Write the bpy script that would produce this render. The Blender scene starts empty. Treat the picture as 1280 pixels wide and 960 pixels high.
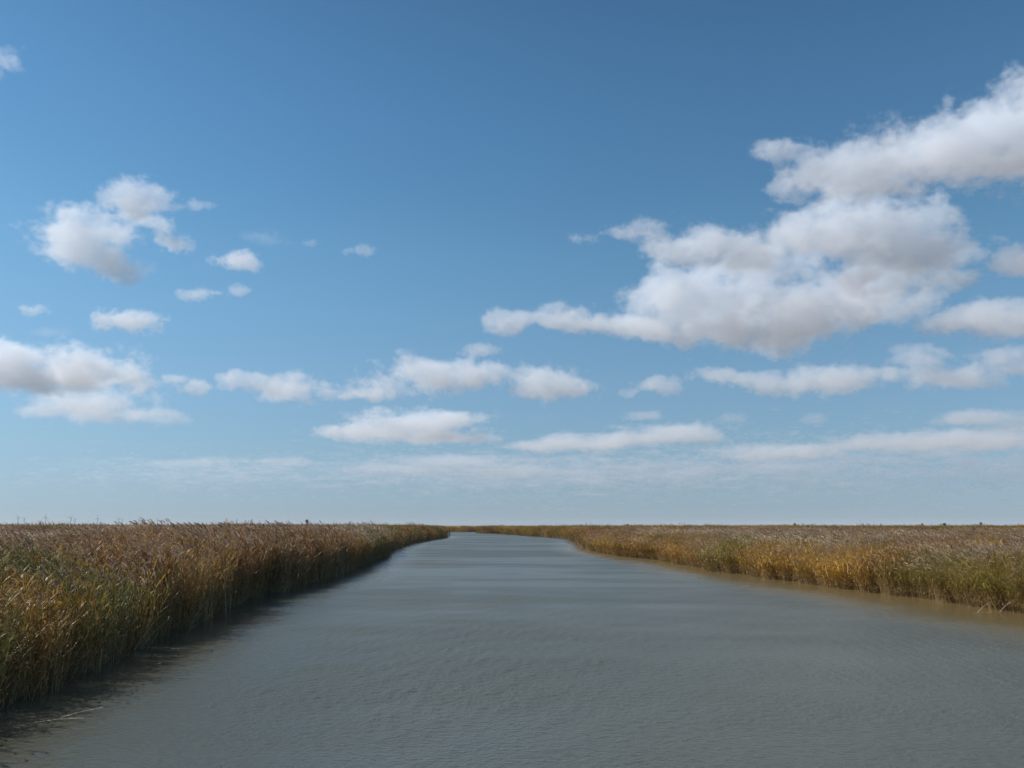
import bpy, math, random
import numpy as np
from mathutils import Vector, Matrix

sc = bpy.context.scene
COL = sc.collection
R = math.radians

# ------------------------------------------------------------------ camera
W0, F0, HORIZ, CAMH = 1280.0, 1000.0, 657.0, 3.5
PITCH = math.atan((HORIZ - 480) / F0)
cam = bpy.data.objects.new('camera', bpy.data.cameras.new('camera'))
COL.objects.link(cam)
cam.data.sensor_width = 36
cam.data.lens = 36 * F0 / W0
cam.data.clip_start, cam.data.clip_end = .1, 150000
cam.location = (0, 0, CAMH)
cam.rotation_euler = (math.pi / 2 + PITCH, 0, 0)
sc.camera = cam

# ------------------------------------------------------------------ sky, sun, exposure
SUN_AZ, SUN_EL = R(-80), R(43)
sun_dir = Vector((math.sin(SUN_AZ) * math.cos(SUN_EL), math.cos(SUN_AZ) * math.cos(SUN_EL), math.sin(SUN_EL)))
world = bpy.data.worlds.new('World')
sc.world = world
world.use_nodes = True
wn, wl = world.node_tree.nodes, world.node_tree.links
bg = wn['Background']
sky = wn.new('ShaderNodeTexSky')
sky.sky_type = 'NISHITA'
sky.sun_disc = False
sky.sun_elevation, sky.sun_rotation = SUN_EL, SUN_AZ
sky.air_density, sky.dust_density, sky.ozone_density = 1.0, 0.15, 3.0
bg.inputs[1].default_value = .1375
# the air of the day: how grey-blue the sky is at each height above the horizon, the same all round
geo = wn.new('ShaderNodeTexCoord')
sep = wn.new('ShaderNodeSeparateXYZ')
ramp = wn.new('ShaderNodeValToRGB')
mul = wn.new('ShaderNodeMix')
mul.data_type, mul.blend_type = 'RGBA', 'MULTIPLY'
mul.inputs['Factor'].default_value = 1
wl.new(geo.outputs['Generated'], sep.inputs[0])
wl.new(sep.outputs['Z'], ramp.inputs[0])
wl.new(sky.outputs[0], mul.inputs['A'])
wl.new(ramp.outputs[0], mul.inputs['B'])
wl.new(mul.outputs['Result'], bg.inputs[0])
SKY_RAMP = [(0.003, (0.332, 0.464, 0.75)), (0.017, (0.336, 0.454, 0.705)), (0.046, (0.39, 0.481, 0.649)), (0.095, (0.491, 0.577, 0.645)), (0.174, (0.595, 0.703, 0.72)), (0.252, (0.611, 0.79, 0.784)), (0.327, (0.585, 0.819, 0.81)), (0.399, (0.524, 0.783, 0.805)), (0.466, (0.496, 0.764, 0.806)), (0.527, (0.458, 0.726, 0.766)), (0.583, (0.435, 0.667, 0.717)), (1.0, (0.4, 0.62, 0.68))]
while len(ramp.color_ramp.elements) > 1:
    ramp.color_ramp.elements.remove(ramp.color_ramp.elements[-1])
for i, (p, c) in enumerate(SKY_RAMP):
    e = ramp.color_ramp.elements[0] if i == 0 else ramp.color_ramp.elements.new(p)
    e.position = p
    e.color = (*c, 1)
sl = bpy.data.lights.new('sun', 'SUN')
sl.energy, sl.angle, sl.color = 4.8, R(.5), (1, .97, .93)
so = bpy.data.objects.new('sun', sl)
COL.objects.link(so)
so.rotation_euler = sun_dir.to_track_quat('Z', 'Y').to_euler()
vs = sc.view_settings
vs.view_transform, vs.look, vs.exposure, vs.gamma = 'Standard', 'None', 0.0, 1.0
vs.use_curve_mapping = False
cy = sc.cycles
cy.use_denoising = True
cy.max_bounces, cy.diffuse_bounces, cy.glossy_bounces, cy.transmission_bounces = 16, 3, 2, 3
cy.volume_bounces, cy.transparent_max_bounces = 11, 8
cy.volume_step_rate, cy.volume_max_steps = 3.0, 200

# ------------------------------------------------------------------ helpers
def ray(px, py):
    u, v = (px - 640) / F0, (480 - py) / F0
    c, s = math.cos(PITCH), math.sin(PITCH)
    return Vector((u, c - v * s, s + v * c))

def on_plane(px, py, z=0.0):
    d = ray(px, py)
    return Vector((0, 0, CAMH)) + d * ((z - CAMH) / d.z)

def at_depth(px, py, y):
    d = ray(px, py)
    return Vector((0, 0, CAMH)) + d * (y / d.y)

def tag(o, label=None, cat=None, group=None, kind=None):
    for k, v in (('label', label), ('category', cat), ('group', group), ('kind', kind)):
        if v:
            o[k] = v
    return o

def mesh_object(name, verts, faces, mats, parent=None, mat_ids=None, smooth=False, cols=None):
    me = bpy.data.meshes.new(name)
    me.from_pydata([tuple(v) for v in verts], [], faces)
    for m in (mats if isinstance(mats, (list, tuple)) else [mats]):
        me.materials.append(m)
    if mat_ids is not None:
        me.polygons.foreach_set('material_index', np.array(mat_ids, dtype=np.int32))
    if smooth:
        me.polygons.foreach_set('use_smooth', np.ones(len(me.polygons), dtype=bool))
    if cols is not None:
        a = me.color_attributes.new('wear', 'FLOAT_COLOR', 'POINT')
        a.data.foreach_set('color', np.array(cols, dtype=np.float32).ravel())
    me.update()
    o = bpy.data.objects.new(name, me)
    if parent is not False:
        COL.objects.link(o)
        o.parent = parent
    return o

def empty(name, loc):
    o = bpy.data.objects.new(name, None)
    COL.objects.link(o)
    o.location = loc
    o.empty_display_size = .2
    return o

class NT:
    """small node-tree writer shared by materials and geometry nodes"""
    def __init__(self, tree):
        self.t, self.N, self.L = tree, tree.nodes, tree.links
    def new(self, kind, **props):
        n = self.N.new(kind)
        for k, v in props.items():
            setattr(n, k, v)
        return n
    def put(self, sock, x):
        if hasattr(x, 'links'):
            self.L.new(x, sock)
        else:
            sock.default_value = x
    def vm(self, op, a, b=None):
        n = self.new('ShaderNodeVectorMath', operation=op)
        self.put(n.inputs[0], a)
        if b is not None:
            self.put(n.inputs[1], b)
        return n.outputs['Value'] if op in ('LENGTH', 'DOT_PRODUCT') else n.outputs['Vector']
    def mt(self, op, *a, clamp=False):
        n = self.new('ShaderNodeMath', operation=op, use_clamp=clamp)
        for i, x in enumerate(a):
            self.put(n.inputs[i], x)
        return n.outputs[0]
    def noise(self, vec, scale, detail=3.0, rough=.55):
        n = self.new('ShaderNodeTexNoise')
        self.put(n.inputs['Vector'], vec)
        n.inputs['Scale'].default_value, n.inputs['Detail'].default_value, n.inputs['Roughness'].default_value = scale, detail, rough
        return n
    def mix(self, f, a, b, blend='MIX'):
        n = self.new('ShaderNodeMix', data_type='RGBA', blend_type=blend)
        self.put(n.inputs['Factor'], f)
        for k, x in (('A', a), ('B', b)):
            self.put(n.inputs[k], (*x, 1) if isinstance(x, tuple) and len(x) == 3 else x)
        return n.outputs['Result']
    def ramp(self, f, stops):
        n = self.new('ShaderNodeValToRGB')
        self.put(n.inputs[0], f)
        els = n.color_ramp.elements
        while len(els) > 1:
            els.remove(els[-1])
        for i, (p, c) in enumerate(stops):
            e = els[0] if i == 0 else els.new(p)
            e.position = p
            e.color = (*c, 1)
        return n.outputs[0]

def material(name):
    m = bpy.data.materials.new(name)
    m.use_nodes = True
    nt = NT(m.node_tree)
    return m, nt, nt.N['Principled BSDF']

# ------------------------------------------------------------------ the river's outline (metres, from the water line)
LEFT_PX = [(0, 889), (35, 878), (95, 851), (152, 822), (200, 797), (248, 779), (284, 761), (318, 747), (366, 733.6), (419, 717.6), (459, 703), (476, 696),
           (486, 687), (510, 679.6), (536, 675), (560.5, 671.5)]
RIGHT_PX = [(1280, 768), (1210, 758), (1130, 746), (1050, 735), (970, 724), (925, 717), (892, 714), (886, 710.5), (850, 705), (820, 699), (785, 696), (765, 693),
            (745, 689), (735, 684), (722, 677), (714, 673.5), (690, 671.5), (668, 670.2), (647, 668.6), (620, 667.2), (599, 666.5)]
LEFT = [Vector((-8.9, -45)), Vector((-9.1, 5))] + [on_plane(*p).to_2d() for p in LEFT_PX]
LEFT = [Vector((p[0], p[1])) for p in LEFT]
RIGHT = [Vector((24, -45)), Vector((21.5, 18))] + [Vector(on_plane(*p).to_2d()) for p in RIGHT_PX]
tipL, tipR = LEFT[-1], RIGHT[-1]
LEFT += [tipL + Vector(d) for d in ((-6, 22), (-40, 85), (-130, 120), (-430, 140))]
RIGHT += [Vector((tipR.x - 2, 425)), Vector((-19, 449)), Vector((-38, 453)), Vector((-100, 480)), Vector((-450, 520))]

def seg_dist(P, line):
    """distance of each point to a polyline"""
    best = np.full(len(P), 1e18)
    for a, b in zip(line[:-1], line[1:]):
        a, b = np.array(a), np.array(b)
        d = b - a
        t = np.clip(((P - a) @ d) / (d @ d), 0, 1)
        q = P - (a + t[:, None] * d)
        best = np.minimum(best, (q * q).sum(1))
    return np.sqrt(best)

def in_river(P):
    poly = [tuple(p) for p in LEFT] + [tuple(p) for p in reversed(RIGHT)]
    inside = np.zeros(len(P), bool)
    x, y = P[:, 0], P[:, 1]
    for (x0, y0), (x1, y1) in zip(poly, poly[1:] + poly[:1]):
        if y0 == y1:
            continue
        c = ((y0 > y) != (y1 > y)) & (x < (x1 - x0) * (y - y0) / (y1 - y0) + x0)
        inside ^= c
    return inside

def shore(P):
    """signed distance to the water line: positive on land"""
    dl, dr = seg_dist(P, LEFT), seg_dist(P, RIGHT)
    s = np.where(in_river(P), -1.0, 1.0)
    return s * np.minimum(dl, dr), dl, dr

def vnoise(P, scale, seed=0):
    """smooth value noise in numpy"""
    q = P / scale + seed * 17.31
    i = np.floor(q).astype(np.int64)
    f = q - i
    f = f * f * (3 - 2 * f)
    def h(a, b):
        n = (a * 374761393 + b * 668265263 + seed * 69069) & 0x7fffffff
        n = ((n ^ (n >> 13)) * 1274126177) & 0x7fffffff
        return (n ^ (n >> 16)) % 65536 / 65535.0
    a, b, c, d = h(i[:, 0], i[:, 1]), h(i[:, 0] + 1, i[:, 1]), h(i[:, 0], i[:, 1] + 1), h(i[:, 0] + 1, i[:, 1] + 1)
    return (a * (1 - f[:, 0]) + b * f[:, 0]) * (1 - f[:, 1]) + (c * (1 - f[:, 0]) + d * f[:, 0]) * f[:, 1]

def graded(lo, hi, step, far, grow=1.35):
    a = list(np.arange(lo, hi + 1e-6, step))
    s = step
    while a[-1] < far[1]:
        s *= grow
        a.append(a[-1] + s)
    s = step
    while a[0] > far[0]:
        s *= grow
        a.insert(0, a[0] - s)
    return np.array(a)

def grid_mesh(name, xs, ys, zfun, mat):
    X, Y = np.meshgrid(xs, ys)
    P = np.stack([X.ravel(), Y.ravel()], 1)
    Z = zfun(P)
    V = np.column_stack([P, Z])
    nx, ny = len(xs), len(ys)
    k = (np.arange(ny - 1)[:, None] * nx + np.arange(nx - 1)[None, :]).ravel()
    Fc = np.stack([k, k + 1, k + nx + 1, k + nx], 1)
    me = bpy.data.meshes.new(name)
    me.from_pydata(V, [], Fc.tolist())
    me.polygons.foreach_set('use_smooth', np.ones(len(me.polygons), dtype=bool))
    me.materials.append(mat)
    o = bpy.data.objects.new(name, me)
    COL.objects.link(o)
    return o, P

FAR = 14000.0
# ------------------------------------------------------------------ ground
m_mud, nt, b = material('marsh_mud')
tc = nt.new('ShaderNodeTexCoord').outputs['Object']
n1 = nt.noise(tc, .6, 5).outputs[0]
nt.put(b.inputs['Base Color'], nt.ramp(n1, [(.3, (.050, .036, .022)), (.7, (.105, .078, .048))]))
b.inputs['Roughness'].default_value = .8
bm_ = nt.new('ShaderNodeBump')
bm_.inputs['Strength'].default_value, bm_.inputs['Distance'].default_value = .6, .08
nt.put(bm_.inputs['Height'], nt.noise(tc, 7, 4).outputs[0])
nt.put(b.inputs['Normal'], bm_.outputs[0])

def ground_z(P):
    s, dl, dr = shore(P)
    up = np.clip(s / 3.0, 0, 1)
    z = np.where(s > 0, -.14 + .36 * up * up * (3 - 2 * up), np.maximum(-1.6, -.14 + s * .45))
    return z + np.where(s > .2, (vnoise(P, 1.7, 3) - .5) * .12 * np.clip(s, 0, 1), 0)
gx = graded(-34, 34, .8, (-FAR, FAR), 1.25)
gy = np.concatenate([np.arange(-45, 130, .9), np.arange(130, 300, 2.5), np.arange(300, 560, 6), graded(560, 600, 20, (560, FAR), 1.4)[1:]])
gy = np.concatenate([[-600, -200, -90], gy])
ground, _ = grid_mesh('ground', gx, gy, ground_z, m_mud)
tag(ground, 'low muddy marsh ground under the reeds', 'ground', kind='structure')

# ------------------------------------------------------------------ river water
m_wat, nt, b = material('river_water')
pos = nt.new('ShaderNodeNewGeometry').outputs['Position']
reed_reflection = nt.new('ShaderNodeAttribute', attribute_name='reed_reflection').outputs['Fac']
nt.put(b.inputs['Roughness'], nt.new('ShaderNodeAttribute', attribute_name='ripple_gloss').outputs['Fac'])
silt = nt.noise(pos, .05, 3).outputs[0]
nt.put(b.inputs['Base Color'], nt.mix(reed_reflection, nt.ramp(silt, [(.3, (.076, .076, .055)), (.7, (.096, .094, .067))]), (.175, .125, .052)))  # warm reflection of the right bank reeds painted into the water colour
b.inputs['IOR'].default_value = 1.333
tiny = nt.noise(pos, 9.5, 3, .6).outputs[0]
sepw = nt.new('ShaderNodeSeparateXYZ')
nt.put(sepw.inputs[0], pos)
near = nt.mt('MULTIPLY', nt.mt('DIVIDE', 19.0, nt.mt('MAXIMUM', sepw.outputs['Y'], 19.0)), nt.new('ShaderNodeAttribute', attribute_name='breeze').outputs['Fac'])
bmp = nt.new('ShaderNodeBump')
bmp.inputs['Strength'].default_value, bmp.inputs['Distance'].default_value = 1.0, .038
nt.put(bmp.inputs['Height'], nt.mt('MULTIPLY', tiny, near))
nt.put(b.inputs['Normal'], bmp.outputs[0])

def bank_x(line, y):
    pts = [p for p in line if p[1] < 245]
    return np.interp(y, [p[1] for p in pts], [p[0] for p in pts])

def waves(P, step):
    """wind wavelets as a sum of short sine waves; those finer than the mesh become gloss instead"""
    rng = np.random.default_rng(9)
    s, dl, dr = shore(P)
    calm = np.maximum(.88 * np.clip(1.15 - dr / 5.5, 0, 1), .85 * np.clip(1.2 - dl / 4.5, 0, 1))
    G = vnoise(P * np.array([.35, 1.0]), 8, 51) * .45 + vnoise(P * np.array([.30, 1.0]), 2.6, 52) * .35 + vnoise(P * np.array([.5, 1.0]), 1.1, 55) * .2
    wind = (.55 + .68 * np.clip((G - .32) * 2.6, 0, 1)) * (1 - calm) + .02
    z, lost = np.zeros(len(P)), np.zeros(len(P))
    N, sig = 64, .085
    lam = np.exp(rng.uniform(math.log(.12), math.log(.45), N))
    lam[:3] = (.7, .95, 1.3)
    ang = math.pi + rng.normal(0, .75, N)
    ph = rng.uniform(0, 6.28, N)
    warp = (vnoise(P, .9, 53) - .5) * 2.4 + (vnoise(P, .37, 54) - .5) * 1.6
    for l, a_, p_ in zip(lam, ang, ph):
        k = 2 * math.pi / l
        keep = np.clip(l / (2.0 * step) - 1.0, 0, 1)
        amp = sig * math.sqrt(2 / N) / k
        z += amp * keep * np.sin(k * (math.cos(a_) * P[:, 0] + math.sin(a_) * P[:, 1]) + p_ + warp * (.6 + .12 / l))
        lost += (1.7 * sig ** 2 / N) * (1 - keep ** 2)
    slope = np.sqrt(lost) * wind
    gloss = np.sqrt(np.sqrt(2.0) * np.sqrt(slope ** 2 + (.006 + .012 * wind) ** 2))
    reed_reflection = np.maximum(np.clip(1.1 - dr / 6.0, 0, 1), .0 * dl) * np.interp(P[:, 1], [100, 200], [1, 0])  # strip of painted reed reflection, fading away from the right bank
    return z * wind, gloss, reed_reflection, wind

ys, y = [10.0], 10.0
while y < 130:
    y += min(.0034 * y, .42)
    ys.append(y)
ys = np.array(ys)
ncol = 740
U = np.linspace(0, 1, ncol)
xl, xr = bank_x(LEFT, ys) - 2.0, bank_x(RIGHT, ys) + 2.0
X = xl[:, None] + (xr - xl)[:, None] * U[None, :]
Y = np.repeat(ys[:, None], ncol, 1)
P1 = np.stack([X.ravel(), Y.ravel()], 1)
step = np.maximum(np.gradient(ys), .05)
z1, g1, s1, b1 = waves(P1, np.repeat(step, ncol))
z1 *= np.interp(P1[:, 1], [10, 10.6, 118, 130], [0, 1, 1, 0])
k = (np.arange(len(ys) - 1)[:, None] * ncol + np.arange(ncol - 1)[None, :]).ravel()
F1 = np.stack([k, k + 1, k + ncol + 1, k + ncol], 1)
def flat_grid(xs, yy, off):
    X, Y = np.meshgrid(xs, yy)
    P = np.stack([X.ravel(), Y.ravel()], 1)
    n = len(xs)
    k = (np.arange(len(yy) - 1)[:, None] * n + np.arange(n - 1)[None, :]).ravel() + off
    return P, np.stack([k, k + 1, k + n + 1, k + n], 1)
y_end = float(ys[-1])
P2, F2 = flat_grid(graded(-34, 34, 1.2, (-470, 35), 1.3), np.concatenate([[y_end], np.arange(math.ceil(y_end / 3) * 3, 560, 3.0)]), len(P1))
P3, F3 = flat_grid(np.arange(-12, 27, 1.5), np.array([-44, -20, -5, 0, 5, 10.0]), len(P1) + len(P2))
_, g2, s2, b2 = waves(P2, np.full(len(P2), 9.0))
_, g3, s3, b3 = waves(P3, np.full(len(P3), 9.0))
V = np.concatenate([np.column_stack([P1, z1]), np.column_stack([P2, np.zeros(len(P2))]), np.column_stack([P3, np.zeros(len(P3))])])
Fa = np.concatenate([F1, F2, F3]).astype(np.int32)
me = bpy.data.meshes.new('river_water')
me.vertices.add(len(V))
me.vertices.foreach_set('co', V.astype(np.float32).ravel())
me.loops.add(Fa.size)
me.loops.foreach_set('vertex_index', Fa.ravel())
me.polygons.add(len(Fa))
me.polygons.foreach_set('loop_start', np.arange(0, Fa.size, 4, dtype=np.int32))
me.update(calc_edges=True)
me.polygons.foreach_set('use_smooth', np.ones(len(Fa), dtype=bool))
for nm, arr in (('ripple_gloss', np.concatenate([g1, g2, g3])), ('reed_reflection', np.concatenate([s1, s2, s3])), ('breeze', np.concatenate([b1, b2, b3]))):
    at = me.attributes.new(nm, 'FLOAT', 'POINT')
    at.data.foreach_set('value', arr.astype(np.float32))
me.materials.append(m_wat)
water = bpy.data.objects.new('river_water', me)
COL.objects.link(water)
tag(water, 'wide murky grey river with small wind ripples', 'water', kind='structure')

# ------------------------------------------------------------------ reed materials
def reed_material(name, kind, own=None):
    m, nt, b = material(name)
    if own:
        tint = plume = nt.new('ShaderNodeRGB').outputs[0]
        tint.default_value = (*own, 1)
    else:
        tint = nt.new('ShaderNodeAttribute', attribute_name='tint', attribute_type='INSTANCER').outputs['Color']
        plume = nt.new('ShaderNodeAttribute', attribute_name='plume_tint', attribute_type='INSTANCER').outputs['Color']
    wear = nt.new('ShaderNodeAttribute', attribute_name='wear').outputs['Color']
    sep = nt.new('ShaderNodeSeparateColor')
    nt.put(sep.inputs[0], wear)
    br, dead, warm = sep.outputs
    bright = nt.mt('MULTIPLY_ADD', br, 1.6, .25)
    if kind == 'leaf':
        c = nt.mix(nt.mt('MULTIPLY', warm, .75), tint, (.32, .165, .042))
        c = nt.mix(dead, c, (.270, .165, .066))
    elif kind == 'stem':
        c = tint if own else nt.mix(dead, nt.mix(.6, tint, (.32, .235, .105)), (.29, .190, .080))
    else:
        c = plume
    c = nt.mix(1.0, c, nt.new('ShaderNodeCombineColor').outputs[0], 'MULTIPLY')
    cc = [n for n in nt.N if n.bl_idname == 'ShaderNodeCombineColor'][-1]
    for i in range(3):
        nt.put(cc.inputs[i], bright)
    nt.put(b.inputs['Base Color'], c)
    b.inputs['Roughness'].default_value = {'leaf': .45, 'stem': .5, 'plume': .9}[kind]
    b.inputs['Specular IOR Level'].default_value = {'leaf': .35, 'stem': .4, 'plume': .05}[kind]
    if kind != 'stem':
        tr = nt.new('ShaderNodeBsdfTranslucent')
        nt.put(tr.inputs['Color'], c)
        mx = nt.new('ShaderNodeMixShader')
        mx.inputs[0].default_value = .38 if kind == 'leaf' else .45
        nt.L.new(b.outputs[0], mx.inputs[1])
        nt.L.new(tr.outputs[0], mx.inputs[2])
        nt.L.new(mx.outputs[0], nt.N['Material Output'].inputs[0])
    return m
M_STEM, M_LEAF, M_PLUME = reed_material('reed_stem', 'stem'), reed_material('reed_leaf', 'leaf'), reed_material('reed_plume', 'plume')

# ------------------------------------------------------------------ reed shapes
class Shape:
    def __init__(self):
        self.v, self.f, self.m, self.c = [], [], [], []
    def tube(self, pts, r0, r1, sides, mat, col):
        n0 = len(self.v)
        n = len(pts)
        for i, p in enumerate(pts):
            t = i / (n - 1)
            r = r0 + (r1 - r0) * t
            for k in range(sides):
                a = 2 * math.pi * k / sides
                self.v.append(p + Vector((math.cos(a) * r, math.sin(a) * r, 0)))
                self.c.append((*col(t), 1))
        for i in range(n - 1):
            for k in range(sides):
                k2 = (k + 1) % sides
                self.f.append((n0 + i * sides + k, n0 + i * sides + k2, n0 + (i + 1) * sides + k2, n0 + (i + 1) * sides + k))
                self.m.append(mat)
    def blade(self, pts, widths, side, mat, col):
        n0 = len(self.v)
        for p, w in zip(pts, widths):
            self.v += [p - side * (w / 2), p + side * (w / 2)]
            self.c += [(*col, 1)] * 2
        for i in range(len(pts) - 1):
            self.f.append((n0 + 2 * i, n0 + 2 * i + 1, n0 + 2 * i + 3, n0 + 2 * i + 2))
            self.m.append(mat)
    def build(self, name, parent=False, mats=None):
        return mesh_object(name, self.v, self.f, mats or [M_STEM, M_LEAF, M_PLUME], parent, self.m, cols=self.c)

WIND = Vector((-1, -.12, 0)).normalized()

def stem_curve(base, h, lean, rnd, n):
    side = Vector((rnd.gauss(0, .09), rnd.gauss(0, .09), 0))
    pts = []
    for i in range(n + 1):
        t = i / n
        pts.append(base + Vector((0, 0, h * t * (1 - .10 * lean * t))) + WIND * (lean * h * (.12 * t + .30 * t ** 2.6)) + side * h * t)
    return pts

def curve_at(pts, t):
    x = t * (len(pts) - 1)
    i = min(int(x), len(pts) - 2)
    return pts[i].lerp(pts[i + 1], x - i), (pts[i + 1] - pts[i]).normalized()

def add_leaf(S, p, az, L, w, droop, segs, col, mat=1):
    out = Vector((math.cos(az), math.sin(az), 0))
    out = (out + WIND * .75).normalized()
    el = R(62)
    pts, ws = [p], [w * .55]
    q = p.copy()
    for i in range(segs):
        t = (i + 1) / segs
        q = q + (out * math.cos(el) + Vector((0, 0, math.sin(el)))) * (L / segs)
        el -= droop / segs
        pts.append(q.copy())
        ws.append(w * (1.0 if t < .5 else (1 - t) * 1.9 + .06))
    side = out.cross(Vector((0, 0, 1))).normalized()
    side = (side + Vector((0, 0, .35)) * math.sin(az * 3)).normalized()
    S.blade(pts, ws, side, mat, col)

def add_plume(S, tip, d, L, rnd, strands, fat=1.0, mat=2):
    axis = [tip]
    q, dd = tip.copy(), (d + Vector((0, 0, .25)) + WIND * .35).normalized()
    for i in range(4):
        q = q + dd * (L / 4)
        dd = (dd + WIND * .20 + Vector((0, 0, -.10))).normalized()
        axis.append(q.copy())
    br = rnd.uniform(.25, .75)
    for i in range(strands):
        t = (i + .3) / strands
        p, ax = curve_at(axis, t)
        a = rnd.uniform(0, 6.28)
        o = Vector((math.cos(a), math.sin(a), .15 * math.sin(2 * a)))
        l = L * .42 * (1.1 - .75 * t) * rnd.uniform(.7, 1.2)
        p1 = p + (ax * .75 + o * .42 * fat + WIND * .15).normalized() * l * .6
        p2 = p1 + (ax * .55 + WIND * .45 + o * .2 * fat + Vector((0, 0, -.42))).normalized() * l * .6
        sd = ax.cross(o).normalized()
        w = .020 * fat * rnd.uniform(.7, 1.3) * L / .26
        S.blade([p, p1, p2], [w * .5, w, w * .25], sd, mat, (min(1, max(0, br + rnd.gauss(0, .13))), 0, 0))

def add_reed(S, x, y, rnd, lod, hmul=1.0, plumes=1.0):
    h = 2.75 * hmul * rnd.uniform(.80, 1.10)
    lean = max(.05, rnd.gauss(.60, .32))
    n = (7, 4, 3)[lod]
    pts = stem_curve(Vector((x, y, -.05)), h, lean, rnd, n)
    sb = rnd.random()
    S.tube(pts, (.0065, .010, .02)[lod], (.003, .005, .012)[lod], 3, 0, lambda t: (sb * .7 + .15, 1 - t * .8, 0))
    nl = (rnd.randint(8, 11), 7, 5)[lod]
    for i in range(nl):
        t = (.20 if lod < 2 else .35) + (.97 - .20) * (i + rnd.random() * .7) / nl
        t = min(t, .98)
        p, d = curve_at(pts, t)
        low = t < rnd.uniform(.34, .56)
        L = rnd.uniform(.30, .60) * (.8 if low else 1.0) * (1, 1.1, 1.25)[lod]
        w = rnd.uniform(.018, .034) * (1, 1.6, 3.0)[lod]
        col = (rnd.uniform(.15, .85), (rnd.uniform(.75, 1) if low else rnd.uniform(0, .30)), max(0, rnd.gauss(.1, .35)))
        add_leaf(S, p, i * 2.6 + rnd.uniform(-.5, .5), L, w, R(rnd.uniform(120, 170) if low else rnd.uniform(40, 115)), (4, 3, 2)[lod], col)
    if rnd.random() < (.66, .56, .52)[lod] * plumes:
        p, d = curve_at(pts, 1.0)
        add_plume(S, p, d, rnd.uniform(.22, .33) * (1, 1.05, 1.15)[lod], rnd, (15, 7, 4)[lod], (1, 1.7, 2.6)[lod])

def add_litter(S, rad, rnd, n):
    """dead broken stalks at the foot of the clump"""
    for i in range(n):
        a, r = rnd.uniform(0, 6.28), rad * math.sqrt(rnd.random())
        p = Vector((math.cos(a) * r, math.sin(a) * r, -.03))
        d = Vector((rnd.gauss(0, .45), rnd.gauss(0, .45), 1)).normalized()
        L = rnd.uniform(.35, 1.3)
        q = p + d * L * .6
        e = q + (d + Vector((rnd.gauss(0, .3), rnd.gauss(0, .3), -.25))).normalized() * L * .5
        S.blade([p, q, e], [.012, .012, .005], Vector((math.cos(a + 1), math.sin(a + 1), 0)), 0, (rnd.uniform(.1, .9), 1, 0))

lib = {}
for lod, (nvar, cnt, rad) in enumerate(((8, 15, .42), (6, 22, .75), (4, 34, 1.6))):
    c = bpy.data.collections.new('reed_clump_shapes')
    for k in range(nvar):
        rnd = random.Random(100 * lod + k)
        S = Shape()
        for i in range(cnt):
            a, r = rnd.uniform(0, 6.28), rad * math.sqrt(rnd.random())
            add_reed(S, math.cos(a) * r, math.sin(a) * r, rnd, lod, 1.0, .06 if k < nvar // 2 else 1.0)      # the first half of the shapes is leafy, without plumes
        if lod < 2:
            add_litter(S, rad, rnd, (10, 8)[lod])
        o = S.build('clump_shape_%d_%d' % (lod, k))
        c.objects.link(o)
    lib[lod] = c

# ------------------------------------------------------------------ reed beds
GREEN, LIME, GOLD, RUST, TAN = (np.array(c) for c in ((.085, .115, .026), (.270, .255, .050), (.560, .330, .042), (.270, .120, .038), (.400, .255, .100)))

def scatter_points(lod, spacing, rmin, rmax, seed, strip=None):
    """jittered grid of clumps on land, inside the part of the marsh that the view can reach"""
    rng = np.random.default_rng(seed)
    xs = np.arange(-.74 * rmax - 8, .74 * rmax + 8, spacing)
    ys = np.arange(max(-6, rmin * .6), rmax, spacing)
    X, Y = np.meshgrid(xs, ys)
    P = np.stack([X.ravel(), Y.ravel()], 1)
    P += rng.uniform(-.5, .5, P.shape) * spacing
    r = np.hypot(P[:, 0], P[:, 1])
    P = P[(r >= rmin) & (r < rmax) & (np.abs(P[:, 0]) < .70 * np.maximum(P[:, 1], 0) + 7)]
    s, dl, dr = shore(P)
    k = s > (.12, -.15, .3)[lod]
    if strip is not None:
        k &= s < strip
    return P[k], s[k], dl[k], dr[k], rng

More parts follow.
